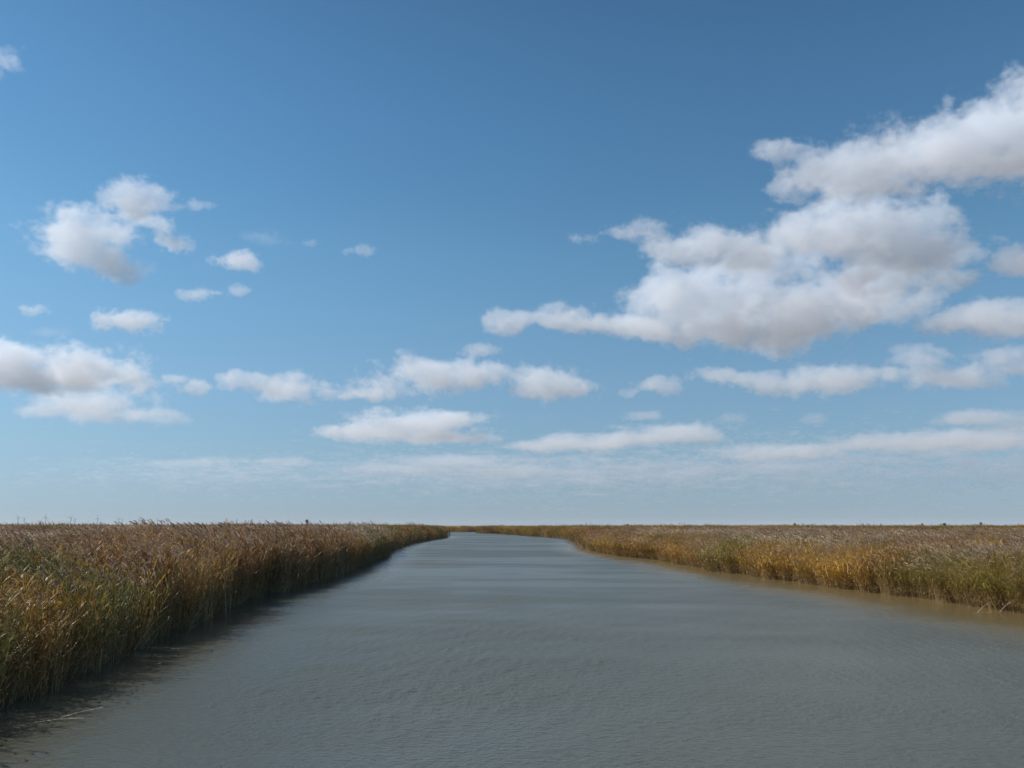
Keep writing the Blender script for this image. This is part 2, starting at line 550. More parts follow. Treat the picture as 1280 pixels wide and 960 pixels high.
def bed_points(lod, spacing, rmin, rmax, seed, strip=None):
    P, s, dl, dr, rng = scatter_points(lod, spacing, rmin, rmax, seed, strip)
    n = len(P)
    x, y = P[:, 0], P[:, 1]
    left = (dl < dr) if rmin < 300 else (dl < dr)
    far_bank = y > 415
    # heights: low by the near left corner (raised out of view for longer shadows), tall along the left bank, lower on the right
    hl = np.interp(y, [0, 12, 16, 23, 30, 60, 240], [3.2, 3.1, 2.45, 2.68, 2.98, 3.02, 3.05])
    hr = np.interp(y, [0, 35, 70, 120, 250, 500], [2.25, 2.30, 2.45, 2.75, 2.95, 3.0])
    H = np.where(left, hl, hr)
    H = H - np.where(left & (s > 6) & (y < 90), .32, 0)
    H *= 1 + (vnoise(P, 2.6, 5) - .5) * .30 + (vnoise(P, 9, 6) - .5) * .18 + rng.normal(0, .04, n)
    H *= np.interp(s, [0, .3, .9], [.86, .95, 1.0])
    scl = H / 2.95
    # colour patches
    a, b_, c_ = vnoise(P, 9, 11), vnoise(P, 5, 12), vnoise(P, 3, 13)
    edge = np.clip(1 - s / 5.0, 0, 1)
    wg = np.clip((a - .48) * 4, 0, 1)[:, None]
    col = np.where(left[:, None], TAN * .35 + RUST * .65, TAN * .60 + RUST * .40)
    col = col * (1 - wg) + (GREEN * .6 + LIME * .4) * wg
    wo = (np.clip((b_ - .5) * 4, 0, 1) * np.where(left, .30, 1.0))[:, None]
    col = col * (1 - wo) + GOLD * wo
    wr = np.clip((c_ - .58) * 4, 0, 1)[:, None]
    col = col * (1 - wr) + RUST * wr
    # right bank: golden along the water, an olive patch at its near end; left corner: green with gold tops
    k = (~left) & (s < 6)
    gold = np.where(k, np.interp(y, [36, 42, 75, 110], [0, 1, .9, .3]) * (.35 + .5 * vnoise(P, 4, 61)), 0)[:, None]
    col = col * (1 - gold) + GOLD * gold
    olive = np.where(k & (y < 42) | k & (y > 60) & (y < 68), .75, 0)[:, None]
    col = col * (1 - olive) + (LIME * .7 + GREEN * .3) * olive
    ng = np.where(left & (y < 27) & (s < 5), .9, 0)[:, None] * np.clip((vnoise(P, 2.2, 21) - .25) * 2.5, 0, 1)[:, None]
    col = col * (1 - ng) + np.where((vnoise(P, 1.6, 22) > .58)[:, None], GOLD * .55 + RUST * .3, LIME * .25 + GREEN * .75) * ng
    col *= rng.uniform(.70, 1.35, (n, 1)) * 1.08
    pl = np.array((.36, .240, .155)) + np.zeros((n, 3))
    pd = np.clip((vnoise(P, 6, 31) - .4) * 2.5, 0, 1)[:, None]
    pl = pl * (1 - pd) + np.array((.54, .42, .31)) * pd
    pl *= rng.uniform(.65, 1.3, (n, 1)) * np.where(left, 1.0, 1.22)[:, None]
    z = ground_z(P) if n else np.zeros(0)
    rot = np.column_stack([rng.normal(0, .10, n), rng.normal(0, .10, n), rng.normal(0, .75, n)])
    rot[:, 1] += np.where(s < .9, np.where(left, 1, -.6) * rng.uniform(0, .34, n), 0)      # the outermost reeds sag over the water
    nv = len(lib[lod].objects)
    leafy = np.where(left, np.interp(y, [20, 30], [.80, .35]), np.where(s < 2.0, .75, .25))
    leafy = np.where(left & (s > 5), .35, leafy)
    vid = np.where(rng.random(n) < leafy, rng.integers(0, nv // 2, n), rng.integers(nv // 2, nv, n))
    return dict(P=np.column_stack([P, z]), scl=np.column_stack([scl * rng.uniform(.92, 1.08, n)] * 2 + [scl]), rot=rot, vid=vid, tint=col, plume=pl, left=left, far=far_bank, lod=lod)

def instancer_tree(lod):
    g = bpy.data.node_groups.new('reed_scatter', 'GeometryNodeTree')
    g.interface.new_socket('Geometry', in_out='INPUT', socket_type='NodeSocketGeometry')
    g.interface.new_socket('Geometry', in_out='OUTPUT', socket_type='NodeSocketGeometry')
    nt = NT(g)
    i, o = nt.new('NodeGroupInput'), nt.new('NodeGroupOutput')
    prev = None
    join = nt.new('GeometryNodeJoinGeometry')
    for l in lod:
        sepg = nt.new('GeometryNodeSeparateGeometry', domain='POINT')
        at = nt.new('GeometryNodeInputNamedAttribute', data_type='INT')
        at.inputs['Name'].default_value = 'lod'
        cmp_ = nt.new('FunctionNodeCompare', data_type='INT', operation='EQUAL')
        nt.L.new(at.outputs[0], cmp_.inputs[2])
        cmp_.inputs[3].default_value = l
        nt.L.new(i.outputs[0], sepg.inputs[0])
        nt.L.new(cmp_.outputs[0], sepg.inputs['Selection'])
        ci = nt.new('GeometryNodeCollectionInfo')
        ci.inputs['Collection'].default_value = lib[l]
        ci.inputs['Separate Children'].default_value = True
        ci.inputs['Reset Children'].default_value = True
        iop = nt.new('GeometryNodeInstanceOnPoints')
        iop.inputs['Pick Instance'].default_value = True
        nt.L.new(sepg.outputs[0], iop.inputs['Points'])
        nt.L.new(ci.outputs[0], iop.inputs['Instance'])
        for nm, ty, sock in (('vid', 'INT', 'Instance Index'), ('rot', 'FLOAT_VECTOR', 'Rotation'), ('scl', 'FLOAT_VECTOR', 'Scale')):
            a = nt.new('GeometryNodeInputNamedAttribute', data_type=ty)
            a.inputs['Name'].default_value = nm
            nt.L.new(a.outputs[0], iop.inputs[sock])
        nt.L.new(iop.outputs[0], join.inputs[0])
    nt.L.new(join.outputs[0], o.inputs[0])
    return g

def make_bed(name, sets, pick, label, cat):
    D = {}
    for key in ('P', 'scl', 'rot', 'vid', 'tint', 'plume'):
        D[key] = np.concatenate([d[key][pick(d)] for d in sets])
    D['lod'] = np.concatenate([np.full(int(pick(d).sum()), d['lod']) for d in sets])
    me = bpy.data.meshes.new(name)
    n = len(D['P'])
    me.vertices.add(n)
    me.vertices.foreach_set('co', D['P'].astype(np.float32).ravel())
    for nm, ty, key, k in (('vid', 'INT', 'vid', 'value'), ('lod', 'INT', 'lod', 'value'), ('rot', 'FLOAT_VECTOR', 'rot', 'vector'), ('scl', 'FLOAT_VECTOR', 'scl', 'vector')):
        a = me.attributes.new(nm, ty, 'POINT')
        a.data.foreach_set(k, D[key].astype(np.int32 if ty == 'INT' else np.float32).ravel())
    for nm, key in (('tint', 'tint'), ('plume_tint', 'plume')):
        a = me.attributes.new(nm, 'FLOAT_COLOR', 'POINT')
        a.data.foreach_set('color', np.column_stack([np.clip(D[key], 0, 1), np.ones(n)]).astype(np.float32).ravel())
    o = bpy.data.objects.new(name, me)
    COL.objects.link(o)
    md = o.modifiers.new('reeds', 'NODES')
    md.node_group = instancer_tree(sorted(set(D['lod'].tolist())))
    tag(o, label, cat, kind='stuff')
    print(name, n)
    return o

S0 = bed_points(0, .40, 0, 46, 1)
S1 = bed_points(1, .85, 46, 125, 2)
S2 = bed_points(2, 2.2, 125, 330, 3)
S3 = bed_points(2, 2.2, 330, 560, 4, strip=12)
S1e = bed_points(1, .55, 46, 125, 5, strip=2.2)
S2e = bed_points(2, 1.3, 125, 330, 6, strip=4)
sets = [S0, S1, S1e, S2, S2e, S3]
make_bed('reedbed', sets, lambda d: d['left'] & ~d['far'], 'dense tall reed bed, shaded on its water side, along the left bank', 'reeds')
make_bed('reedbed', sets, lambda d: ~d['left'] & ~d['far'], 'dense sunlit golden brown reed bed along the right bank', 'reeds')
make_bed('reedbed', sets, lambda d: d['far'], 'thin dark strip of reeds closing off the far end of the river', 'reeds')

# the marsh farther off: one rough canopy of reed tops out to the horizon
m_can, nt, b = material('far_reed_tops')
pos = nt.new('ShaderNodeNewGeometry').outputs['Position']
f1 = nt.noise(pos, .02, 5, .65).outputs[0]
f2 = nt.noise(pos, .9, 4, .7).outputs[0]
c = nt.ramp(f1, [(.30, (.19, .14, .075)), (.50, (.27, .190, .125)), (.70, (.30, .215, .13))])
c = nt.mix(.8, c, nt.ramp(f2, [(.3, (.45, .45, .42)), (.7, (1.3, 1.25, 1.2))]), 'MULTIPLY')
nt.put(b.inputs['Base Color'], c)
b.inputs['Roughness'].default_value = 1
b.inputs['Specular IOR Level'].default_value = 0
def canopy_z(P):
    s, dl, dr = shore(P)
    r = np.hypot(P[:, 0], P[:, 1])
    left = dl < dr
    z = np.where(left, 2.75, np.interp(r, [0, 120, 300, 900], [1.7, 2.3, 2.65, 2.85]))
    z = z + (vnoise(P, 11, 41) - .5) * .5 + (vnoise(P, 37, 42) - .5) * .4
    return np.where((s < 10) | (r < 150), -2.5, np.minimum(z, 3.2))
cx = graded(-330, 330, 5.5, (-FAR + 200, FAR - 200), 1.3)
cyy = np.concatenate([np.arange(60, 640, 5.5), graded(640, 700, 12, (640, FAR - 200), 1.25)[1:]])
can, _ = grid_mesh('distant_marsh', cx, cyy, canopy_z, m_can)
tag(can, 'flat brown reed marsh stretching away to the horizon', 'marsh', kind='stuff')

# ------------------------------------------------------------------ single reeds that stand out from the beds
M_PALE = reed_material('pale_dead_stem', 'stem', (.60, .52, .36))
M_LEAF1 = reed_material('single_reed_leaf', 'leaf', (.20, .16, .045))
M_PLUME1 = reed_material('single_reed_plume', 'plume', (.30, .21, .15))

def single_reed(foot, tip, label, cat, group, rnd, plume=True, leaves=4, bow=.2, thick=.008, name='reed'):
    e = empty(name, foot)
    d = tip - foot
    L = d.length
    sag = Vector((0, 0, 1)) * L * bow
    pts = []
    for i in range(9):
        t = i / 8
        pts.append(d * t + sag * (4 * t * (1 - t)) * (.6 + .4 * (1 - t)))
    S = Shape()
    S.tube(pts, thick, thick * .45, 5, 0, lambda t: (.45, .6 - .5 * t, 0))
    S.build('stem', e, [M_PALE])
    for i in range(leaves):
        t = .45 + .5 * (i + rnd.random() * .5) / max(1, leaves)
        p, dd = curve_at(pts, t)
        S = Shape()
        add_leaf(S, p, i * 2.7 + rnd.random(), rnd.uniform(.25, .42), .02, R(rnd.uniform(60, 120)), 4, (rnd.uniform(.3, .8), rnd.uniform(0, .6), .2), 0)
        S.build('leaf', e, [M_LEAF1])
    if plume:
        S = Shape()
        p, dd = curve_at(pts, 1.0)
        add_plume(S, p, dd, rnd.uniform(.22, .30), rnd, 22, 1.0, 0)
        S.build('plume', e, [M_PLUME1])
    return tag(e, label, cat, group)

rnd = random.Random(77)
G1 = 'dark reed plumes standing above the horizon'
for px, py, y, lab in (
        (47, 654, 19, 'dark reed plume breaking the horizon near the left picture edge'),
        (54, 655.5, 19.3, 'short dark reed plume just right of the leftmost one on the horizon'),
        (200, 652, 24, 'dark leaning reed plume alone on the skyline left of the tall tuft'),
        (217, 652, 25, 'reed plume between the lone leaning one and the tall tuft'),
        (225, 650.5, 26, 'left reed plume of the tall tuft on the skyline'),
        (232, 649.5, 26.3, 'tallest reed plume in the middle of the tall tuft'),
        (238, 649.5, 26.8, 'right reed plume of the tall tuft on the skyline'),
        (250, 652, 27, 'reed plume just right of the tall tuft'),
        (256, 653, 27.4, 'lower reed plume second right of the tall tuft'),
        (275, 652, 28, 'single reed plume in the gap right of the tall tuft'),
        (340, 652.5, 41, 'small reed plume on the skyline left of the dark tree'),
        (351, 653.5, 42, 'smallest reed plume close left of the dark tree'),
        (432, 653, 62, 'far reed plume right of the dark tree above the left bank')):
    top = at_depth(px, py, y + 4.5)
    P2 = np.array([[top.x, top.y]])
    foot = Vector((top.x + .55, top.y + rnd.uniform(-.2, .2), float(ground_z(P2)[0])))
    tip = top + Vector((.20, 0, -.20))
    single_reed(foot, tip + Vector((-.1, 0, -.08)), lab, 'reed', G1, rnd, True, 4, .0)
G2 = 'pale bent stalks leaning over the water'
for (x0, y0), (x1, y1), lab in (
        ((168, 813), (213, 761), 'long pale bare reed stalk leaning from the left bank over the water'),
        ((176, 811), (224, 768), 'pale reed stalk leaning right beside the longest bare one'),
        ((238, 783), (271, 755), 'pale curved stalk in the fan of leaning stems on the left bank'),
        ((232, 793), (281, 767), 'lowest pale stalk of the fan, nearly touching the water'),
        ((236, 786), (262, 748), 'steeper pale stalk standing in the fan of leaning stems'),
        ((-4, 826), (72, 783), 'long pale stalk arching across the dark reeds at the left picture edge'),
        ((66, 853), (132, 812), 'thin pale stalk slanting low over the near left water edge'),
        ((10, 862), (44, 826), 'short pale stalk at the foot of the nearest left reeds'),
        ((22, 872), (42, 858), 'shortest stub of pale stalk above the near left water edge'),
        ((298, 757), (340, 729), 'pale stalk leaning out of the left bank beyond the fan'),
        ((352, 741), (382, 716), 'far pale stalk leaning out of the middle of the left bank'),
        ((1222, 766), (1240, 752), 'pale stalk fallen outward at the foot of the right bank reeds'),
        ((1250, 765), (1268, 750), 'second pale stalk slanting at the right bank near the picture edge')):
    f = on_plane(x0, y0, .03)
    yb = f.y - (.75 if x0 < 700 else .3)
    single_reed(f, at_depth(x1, y1, yb), lab, 'reed stalk', G2, rnd, False, rnd.choice((0, 1, 1)), .10, .012, 'reed_stalk')

# drifting bits of dead reed
def drift(px, py, L, ang, label, bend=.15, name='floating_reed'):
    c = on_plane(px, py, .012)
    d = Vector((math.cos(ang), math.sin(ang), 0))
    n = Vector((-d.y, d.x, 0))
    S = Shape()
    pts = [c + d * L * (t - .5) + n * L * bend * math.sin(t * 3.1) + Vector((0, 0, .05 * t * t)) for t in (0, .2, .4, .6, .8, 1)]
    S.tube(pts, .010, .006, 5, 0, lambda t: (.6, .3, 0))
    o = S.build(name, None, [M_PALE])
    return tag(o, label, 'floating reed', 'bits of dead reed on the water')
drift(74, 902, .85, .1, 'yellowish broken reed stem floating in the shaded water at lower left', .2)
drift(103, 892, .75, .9, 'thin broken stem slanting out of the shaded lower left water')
drift(219, 812, .7, -.9, 'thin dark stem drifting beside the left bank fan', .1)
drift(199, 830, .14, .2, 'tiny white fleck of reed floating off the left bank', .05)
drift(308, 768, .30, .1, 'small pale fleck floating near the left bank beyond the fan', .05)
drift(1229, 766.5, .8, .0, 'pale stem lying on the water under the right bank reeds', .05)

# ------------------------------------------------------------------ far things on the horizon
def plain(name, col, rough=.6):
    m, nt, b = material(name)
    tc = nt.new('ShaderNodeTexCoord').outputs['Object']
    nt.put(b.inputs['Base Color'], nt.mix(nt.noise(tc, .8, 3).outputs[0], tuple(x * .85 for x in col), tuple(x * 1.12 for x in col)))
    b.inputs['Roughness'].default_value = rough
    return m
M_TOWER = plain('turbine_paint', (.42, .44, .46), .5)
M_BARK = plain('bark', (.10, .075, .055), .9)

def turbine(px, top_py, dist, spin, label):
    hub = at_depth(px, top_py, dist)
    e = empty('wind_turbine', (hub.x, hub.y, 0))
    H = hub.z
    S = Shape()
    S.tube([Vector((0, 0, H * t)) for t in (0, .5, 1)], H * .040, H * .026, 12, 0, lambda t: (0, 0, 0))
    S.build('tower', e, [M_TOWER])
    S = Shape()
    n = H * .035
    S.tube([Vector((0, y * H, H + n * .8)) for y in (-.09, -.06, .05, .09)], n, n, 4, 0, lambda t: (0, 0, 0))
    for i, v in enumerate(S.v):
        k = i // 4
        a = (i % 4) * math.pi / 2 + math.pi / 4
        r = n * (.6, 1.15, 1.15, .8)[k]
        S.v[i] = Vector((math.cos(a) * r, v.y, H + n * .8 + math.sin(a) * r))
    S.f += [(0, 1, 2, 3), (12, 13, 14, 15)]
    S.m += [0, 0]
    S.build('nacelle', e, [M_TOWER])
    hubp = Vector((0, -.11 * H, H + n * .8))
    S = Shape()
    S.tube([hubp + Vector((0, y * H, 0)) for y in (-.03, 0, .02)], .012 * H, .03 * H, 8, 0, lambda t: (0, 0, 0))
    for i, v in enumerate(S.v):
        a = (i % 8) * math.pi / 4
        r = (.012, .03, .03)[i // 8] * H
        S.v[i] = Vector((math.cos(a) * r, v.y, hubp.z + math.sin(a) * r))
    S.build('hub', e, [M_TOWER])
    for k in range(3):
        a = spin + k * 2 * math.pi / 3
        d = Vector((math.cos(a), 0, math.sin(a)))
        sd = Vector((-math.sin(a), .35, math.cos(a))).normalized()
        S = Shape()
        ts, wd = (0, .08, .25, .6, 1), (.022, .026, .040, .024, .006)
        th = Vector((0, .006 * H, 0))
        S.blade([hubp + d * H * .55 * t - th for t in ts], [w * H for w in wd], sd, 0, (0, 0, 0))
        S.blade([hubp + d * H * .55 * t + th * (1 - t) for t in ts], [w * H for w in wd], sd, 0, (0, 0, 0))
        S.build('blade', e, [M_TOWER])
    return tag(e, label, 'wind turbine', 'wind turbines along the left horizon')
for i, (px, py, dist, lab) in enumerate((
        (23.2, 647, 5200, 'tallest faint wind turbine, nearest the left picture edge'),
        (30.7, 648.5, 6200, 'faint wind turbine just right of the tallest one'),
        (57.3, 646.5, 5200, 'wind turbine standing alone right of the first pair'),
        (88.7, 647, 5600, 'pale wind turbine, left one of the second pair'),
        (94.3, 649, 6600, 'very pale wind turbine, right one of the second pair'),
        (122, 648, 5600, 'wind turbine alone midway along the left horizon row'),
        (148.7, 648.5, 5600, 'wind turbine, left one of the third pair'),
        (153.3, 650, 6600, 'wind turbine with level blades, right one of the third pair'),
        (173.4, 649.5, 6200, 'wind turbine above the low far tree clump'),
        (197.3, 649.8, 6800, 'rightmost wind turbine of the row, behind the tall reed tuft'))):
    turbine(px, py, dist, (1.9, .5, 1.57, 1.0, .3, 1.57, 2.0, 0.0, 1.5, 1.2)[i], lab)

M_CROWN, nt, b = material('far_tree_leaves')
nt.put(b.inputs['Base Color'], nt.ramp(nt.noise(nt.new('ShaderNodeTexCoord').outputs['Object'], .5, 3).outputs[0], [(.3, (.030, .040, .022)), (.7, (.062, .072, .034))]))
b.inputs['Roughness'].default_value = .8

def far_tree(px, top_py, dist, wpx, label, seed, upright=1.0, cat='tree', name='tree', group='small dark trees on the horizon'):
    """trunk with limbs and a crown of leaf clumps"""
    rnd = random.Random(seed)
    top = at_depth(px, top_py, dist)
    e = empty(name, (top.x, top.y, 0))
    H, Wd = top.z, wpx * dist / F0 * .5
    S = Shape()
    S.tube([Vector((0, 0, 0)), Vector((.02 * H, 0, H * .4)), Vector((0, .01 * H, H * .8))], .03 * H, .01 * H, 6, 0, lambda t: (0, 0, 0))
    for k in range(5):
        a = k * 2.4
        z = H * (.35 + .09 * k)
        S.tube([Vector((0, 0, z)), Vector((math.cos(a) * Wd * .5, math.sin(a) * Wd * .5, z + .12 * H))], .012 * H, .005 * H, 4, 0, lambda t: (0, 0, 0))
    S.build('trunk', e, [M_BARK])
    S = Shape()
    lobes = [(rnd.uniform(-.6, .6) * Wd, rnd.uniform(-.5, .5) * Wd, H * rnd.uniform(.45, .86), rnd.uniform(.35, .6) * Wd) for k in range(9)] + [(0, 0, H * .9, .35 * Wd)]
    for x, y, z, r in lobes:
        for k in range(70):
            v = Vector((rnd.gauss(0, 1), rnd.gauss(0, 1), rnd.gauss(0, 1))).normalized() * r * rnd.uniform(.55, 1)
            c = Vector((x, y, min(z + v.z * upright, H * .985))) + Vector((v.x, v.y, 0))
            q = r * rnd.uniform(.16, .30)
            u = Vector((rnd.gauss(0, 1), rnd.gauss(0, 1), rnd.gauss(0, 1))).normalized()
            w = u.orthogonal().normalized()
            S.blade([c - u * q, c, c + u * q], [q * .4, q, q * .3], w, 0, (0, 0, 0))
    S.build('crown', e, [M_CROWN])
    return tag(e, label, cat, group)
far_tree(384.5, 648.8, 900, 5.6, 'upright dark tree standing alone above the left bank reeds', 1, 1.5)
far_tree(1152.5, 653.6, 1500, 3.6, 'small pointed dark tree on the right horizon, left of the round bush', 2, 1.3)
far_tree(1180.5, 653.7, 1500, 5.4, 'round dark bush on the right horizon between two slim trees', 3, .8, 'bush', 'bush')
far_tree(1226, 652.4, 1500, 3.8, 'rightmost slim dark tree on the horizon', 4, 1.4)
far_tree(993.5, 654.0, 1500, 4.4, 'twin-topped dark bush on the horizon right of the river', 5, .9, 'bush', 'bush')
far_tree(996.8, 654.9, 1500, 2.0, 'low dark bush touching the twin-topped one', 8, .8, 'bush', 'bush')
far_tree(784.5, 654.4, 1100, 3.4, 'tiny dark bush on the horizon above the right bank point', 6, 1.0, 'bush', 'bush')
far_tree(1101, 654.4, 1500, 3.0, 'small dark tree on the horizon right of the twin-topped bush', 7, 1.2)
for i, (px, py, w, lab) in enumerate(((76, 655.2, 9, 'low dark tree clump on the horizon right of the lone turbine'), (113.5, 654.2, 2.6, 'tiny dark bush on the horizon between the turbine pairs'),
                                      (169, 653.8, 5, 'left clump of the far trees under a turbine'), (181.5, 653.2, 6, 'flat-topped clump of far trees right of a turbine'),
                                      (188.5, 654.2, 4, 'low right end of the far tree clumps'))):
    far_tree(px, py, 2600, w, lab, 20 + i, .5, 'trees', 'tree_clump', 'dark tree clumps on the left horizon')

# a bird far off over the left bank
bp = at_depth(427.3, 527.3, 260)
e = empty('bird', bp)
M_BIRD = plain('bird_feathers', (.06, .06, .065), .7)
S = Shape()
S.tube([Vector((x, 0, 0)) for x in (-.24, -.12, .05, .2)], .05, .05, 6, 0, lambda t: (0, 0, 0))
for i, v in enumerate(S.v):
    a = (i % 6) * math.pi / 3
    r = (.02, .075, .08, .03)[i // 6]
    S.v[i] = Vector((v.x, math.cos(a) * r, math.sin(a) * r))
S.build('body', e, [M_BIRD])
for sgn in (-1, 1):
    S = Shape()
    S.blade([Vector((0, 0, .03)), Vector((.03, sgn * .25, .14)), Vector((-.10, sgn * .55, .05))], [.16, .17, .03], Vector((1, 0, 0)), 0, (0, 0, 0))
    S.build('wing', e, [M_BIRD])
tag(e, 'tiny dark bird flying low in the sky above the left bank end', 'bird')

# ------------------------------------------------------------------ haze over the marsh
m_hz = bpy.data.materials.new('haze_air')
m_hz.use_nodes = True
m_hz.node_tree.nodes.clear()
nt = NT(m_hz.node_tree)
o = nt.new('ShaderNodeOutputMaterial')
p = nt.new('ShaderNodeVolumePrincipled')
p.inputs['Color'].default_value = (.86, .92, 1, 1)
p.inputs['Density'].default_value = .00003
nt.L.new(p.outputs[0], o.inputs['Volume'])
e0 = FAR * 1.9
hv = [(x, y, z) for z in (-3.2, 95) for x, y in ((-e0, -e0), (e0, -e0), (e0, e0), (-e0, e0))]
hz = mesh_object('haze', hv, [(3, 2, 1, 0), (4, 5, 6, 7), (0, 1, 5, 4), (1, 2, 6, 5), (2, 3, 7, 6), (3, 0, 4, 7)], m_hz)
tag(hz, 'thin pale haze lying over the whole marsh', 'haze', kind='stuff')

# ------------------------------------------------------------------ clouds (real vapour, one volume each, at cumulus height)
m_cl = bpy.data.materials.new('cloud_vapour')
m_cl.use_nodes = True
m_cl.node_tree.nodes.clear()
nt = NT(m_cl.node_tree)
o = nt.new('ShaderNodeOutputMaterial')
p = nt.new('ShaderNodeVolumePrincipled')
p.inputs['Color'].default_value = (.968, .982, 1.0, 1)
p.inputs['Density'].default_value = 1
p.inputs['Density Attribute'].default_value = 'density'
p.inputs['Anisotropy'].default_value = .25
nt.L.new(p.outputs[0], o.inputs['Volume'])

def cloud(label, blobs, thick=.060, amp=2.5, grow=.13, nscale=60, res=1.9, alt=1200.0, seed=None, name='cloud', cat='cloud', stretch=1.3, soft=.36):
    """blobs: centre and half-size of each billow as seen from the camera (photo pixels); thick: extinction per seen pixel"""
    seed = seed if seed is not None else len(CLOUDS) + 1
    rnd = random.Random(seed)
    base = max(b[1] + b[3] * .7 for b in blobs)
    D = alt * F0 / max(HORIZ - base, 18)
    s = D / F0
    B = []
    for b in blobs:
        d = ray(b[0], b[1])
        c = Vector((0, 0, CAMH)) + d * ((D + rnd.uniform(-.35, .35) * b[2] * s) / d.y)
        B.append((c, b[2] * s, .5 * (b[2] + b[3]) * s, b[3] * s))
    lo = Vector([min(c[i] - 1.5 * (rx, ry, rz)[i] for c, rx, ry, rz in B) for i in range(3)])
    hi = Vector([max(c[i] + 1.5 * (rx, ry, rz)[i] for c, rx, ry, rz in B) for i in range(3)])
    org = Vector(((lo.x + hi.x) / 2, (lo.y + hi.y) / 2, lo.z))
    v = bpy.data.volumes.new(name)
    ob = bpy.data.objects.new(name, v)
    COL.objects.link(ob)
    ob.location = org
    g = bpy.data.node_groups.new('cloud_shape', 'GeometryNodeTree')
    g.interface.new_socket('Geometry', in_out='INPUT', socket_type='NodeSocketGeometry')
    g.interface.new_socket('Geometry', in_out='OUTPUT', socket_type='NodeSocketGeometry')
    nt = NT(g)
    out, vc, sm = nt.new('NodeGroupOutput'), nt.new('GeometryNodeVolumeCube'), nt.new('GeometryNodeSetMaterial')
    sm.inputs['Material'].default_value = m_cl
    vc.inputs['Min'].default_value, vc.inputs['Max'].default_value = lo - org, hi - org
    for i, a in enumerate('XYZ'):
        vc.inputs['Resolution ' + a].default_value = max(10, min(320, int((hi - lo)[i] / (res * s * (1.5 if a == 'Y' else 1)))))
    pos = nt.new('GeometryNodeInputPosition').outputs[0]
    sq = (1 / stretch, 1, 1)
    p0 = nt.vm('ADD', nt.vm('MULTIPLY', pos, sq), (seed * 3711.0, seed * 1170.0, seed * 517.0))
    wv = nt.vm('SUBTRACT', nt.noise(p0, 1 / (nscale * 1.6 * s), 2).outputs['Color'], (.5, .5, .5))
    mh = sum(b[3] for b in blobs) / len(blobs)
    k = min(45, mh * 1.5) * s
    pw = nt.vm('ADD', pos, nt.vm('MULTIPLY', wv, (k * 1.2 * stretch, k * 1.2, k * .7)))
    f = None
    for c, rx, ry, rz in B:
        l = nt.vm('LENGTH', nt.vm('MULTIPLY', nt.vm('SUBTRACT', pw, c - org), (1 / rx, 1 / ry, 1 / rz)))
        e = nt.mt('SUBTRACT', 1.0, l)
        f = e if f is None else nt.mt('SMOOTH_MAX', f, e, .25)
    n = nt.mt('SUBTRACT', nt.noise(p0, 1 / (nscale * s), 8, .66).outputs[0], .5)
    h = nt.mt('MULTIPLY_ADD', n, amp * 2, f)
    fine = nt.mt('SUBTRACT', nt.noise(p0, 4.2 / (nscale * s), 5, .70).outputs[0], .5)
    h = nt.mt('MULTIPLY_ADD', fine, amp * .85, h)
    d = nt.mt('MULTIPLY', nt.mt('ADD', h, grow), 1 / soft, clamp=True)
    d = nt.mt('MULTIPLY', nt.mt('MULTIPLY', d, d), thick * .50 / s)
    nt.L.new(d, vc.inputs['Density'])
    nt.L.new(vc.outputs[0], sm.inputs[0])
    nt.L.new(sm.outputs[0], out.inputs[0])
    ob.modifiers.new('vapour', 'NODES').node_group = g
    tag(ob, label, cat, 'fair weather clouds')
    CLOUDS.append(ob)
    return ob
CLOUDS = []
# the big group over the right bank
cloud('huge white cloud bank rising out of the upper right corner of the sky',
      [(1345, 158, 90, 55), (1265, 158, 55, 44), (1205, 182, 60, 40), (1150, 195, 55, 36), (1090, 212, 70, 32), (1030, 215, 60, 30), (1245, 210, 75, 24),
       (990, 236, 32, 14), (1000, 192, 50, 12), (958, 181, 22, 7), (1190, 130, 14, 8)])
cloud('rounded billowing cloud with grey belly, just under the corner cloud bank',
      [(1000, 270, 34, 26), (1045, 285, 60, 38), (1105, 292, 62, 38), (1160, 312, 52, 28), (1198, 318, 30, 16), (1120, 335, 80, 20), (985, 300, 25, 25)])
cloud('largest low cloud, broad and flat-bottomed with a long tail of small puffs',
      [(860, 372, 62, 32), (925, 378, 80, 44), (1005, 388, 88, 40), (1055, 400, 55, 22), (1070, 358, 62, 26), (960, 418, 70, 14), (875, 412, 60, 14),
       (800, 412, 45, 14), (740, 410, 38, 14), (770, 411, 40, 14), (715, 407, 38, 15), (690, 402, 38, 15), (645, 403, 32, 13), (690, 386, 16, 8), (965, 345, 55, 26), (900, 345, 40, 16)])
cloud('smaller billow nested against the upper left of the largest cloud', [(908, 302, 56, 27), (850, 310, 42, 15), (935, 318, 42, 18), (890, 290, 30, 16)])
cloud('small puff touching the billow left of the largest cloud', [(800, 288, 30, 11), (775, 291, 18, 7), (825, 296, 20, 8)], thick=.045, nscale=26)
cloud('tiny lone puff left of the big cloud group', [(732, 298, 15, 6)], thick=.04, nscale=16)
cloud('wispy small cloud below the right end of the grey-bellied billow', [(1125, 384, 45, 16), (1165, 372, 28, 14), (1105, 375, 25, 12)], thick=.04)
cloud('low flat cloud at the right picture edge beside the largest cloud', [(1225, 398, 55, 20), (1275, 402, 45, 18), (1190, 402, 30, 12)], thick=.05)
cloud('rounded cloud cut by the right picture edge, above the flat one', [(1285, 328, 42, 17), (1255, 330, 18, 9)], thick=.05)
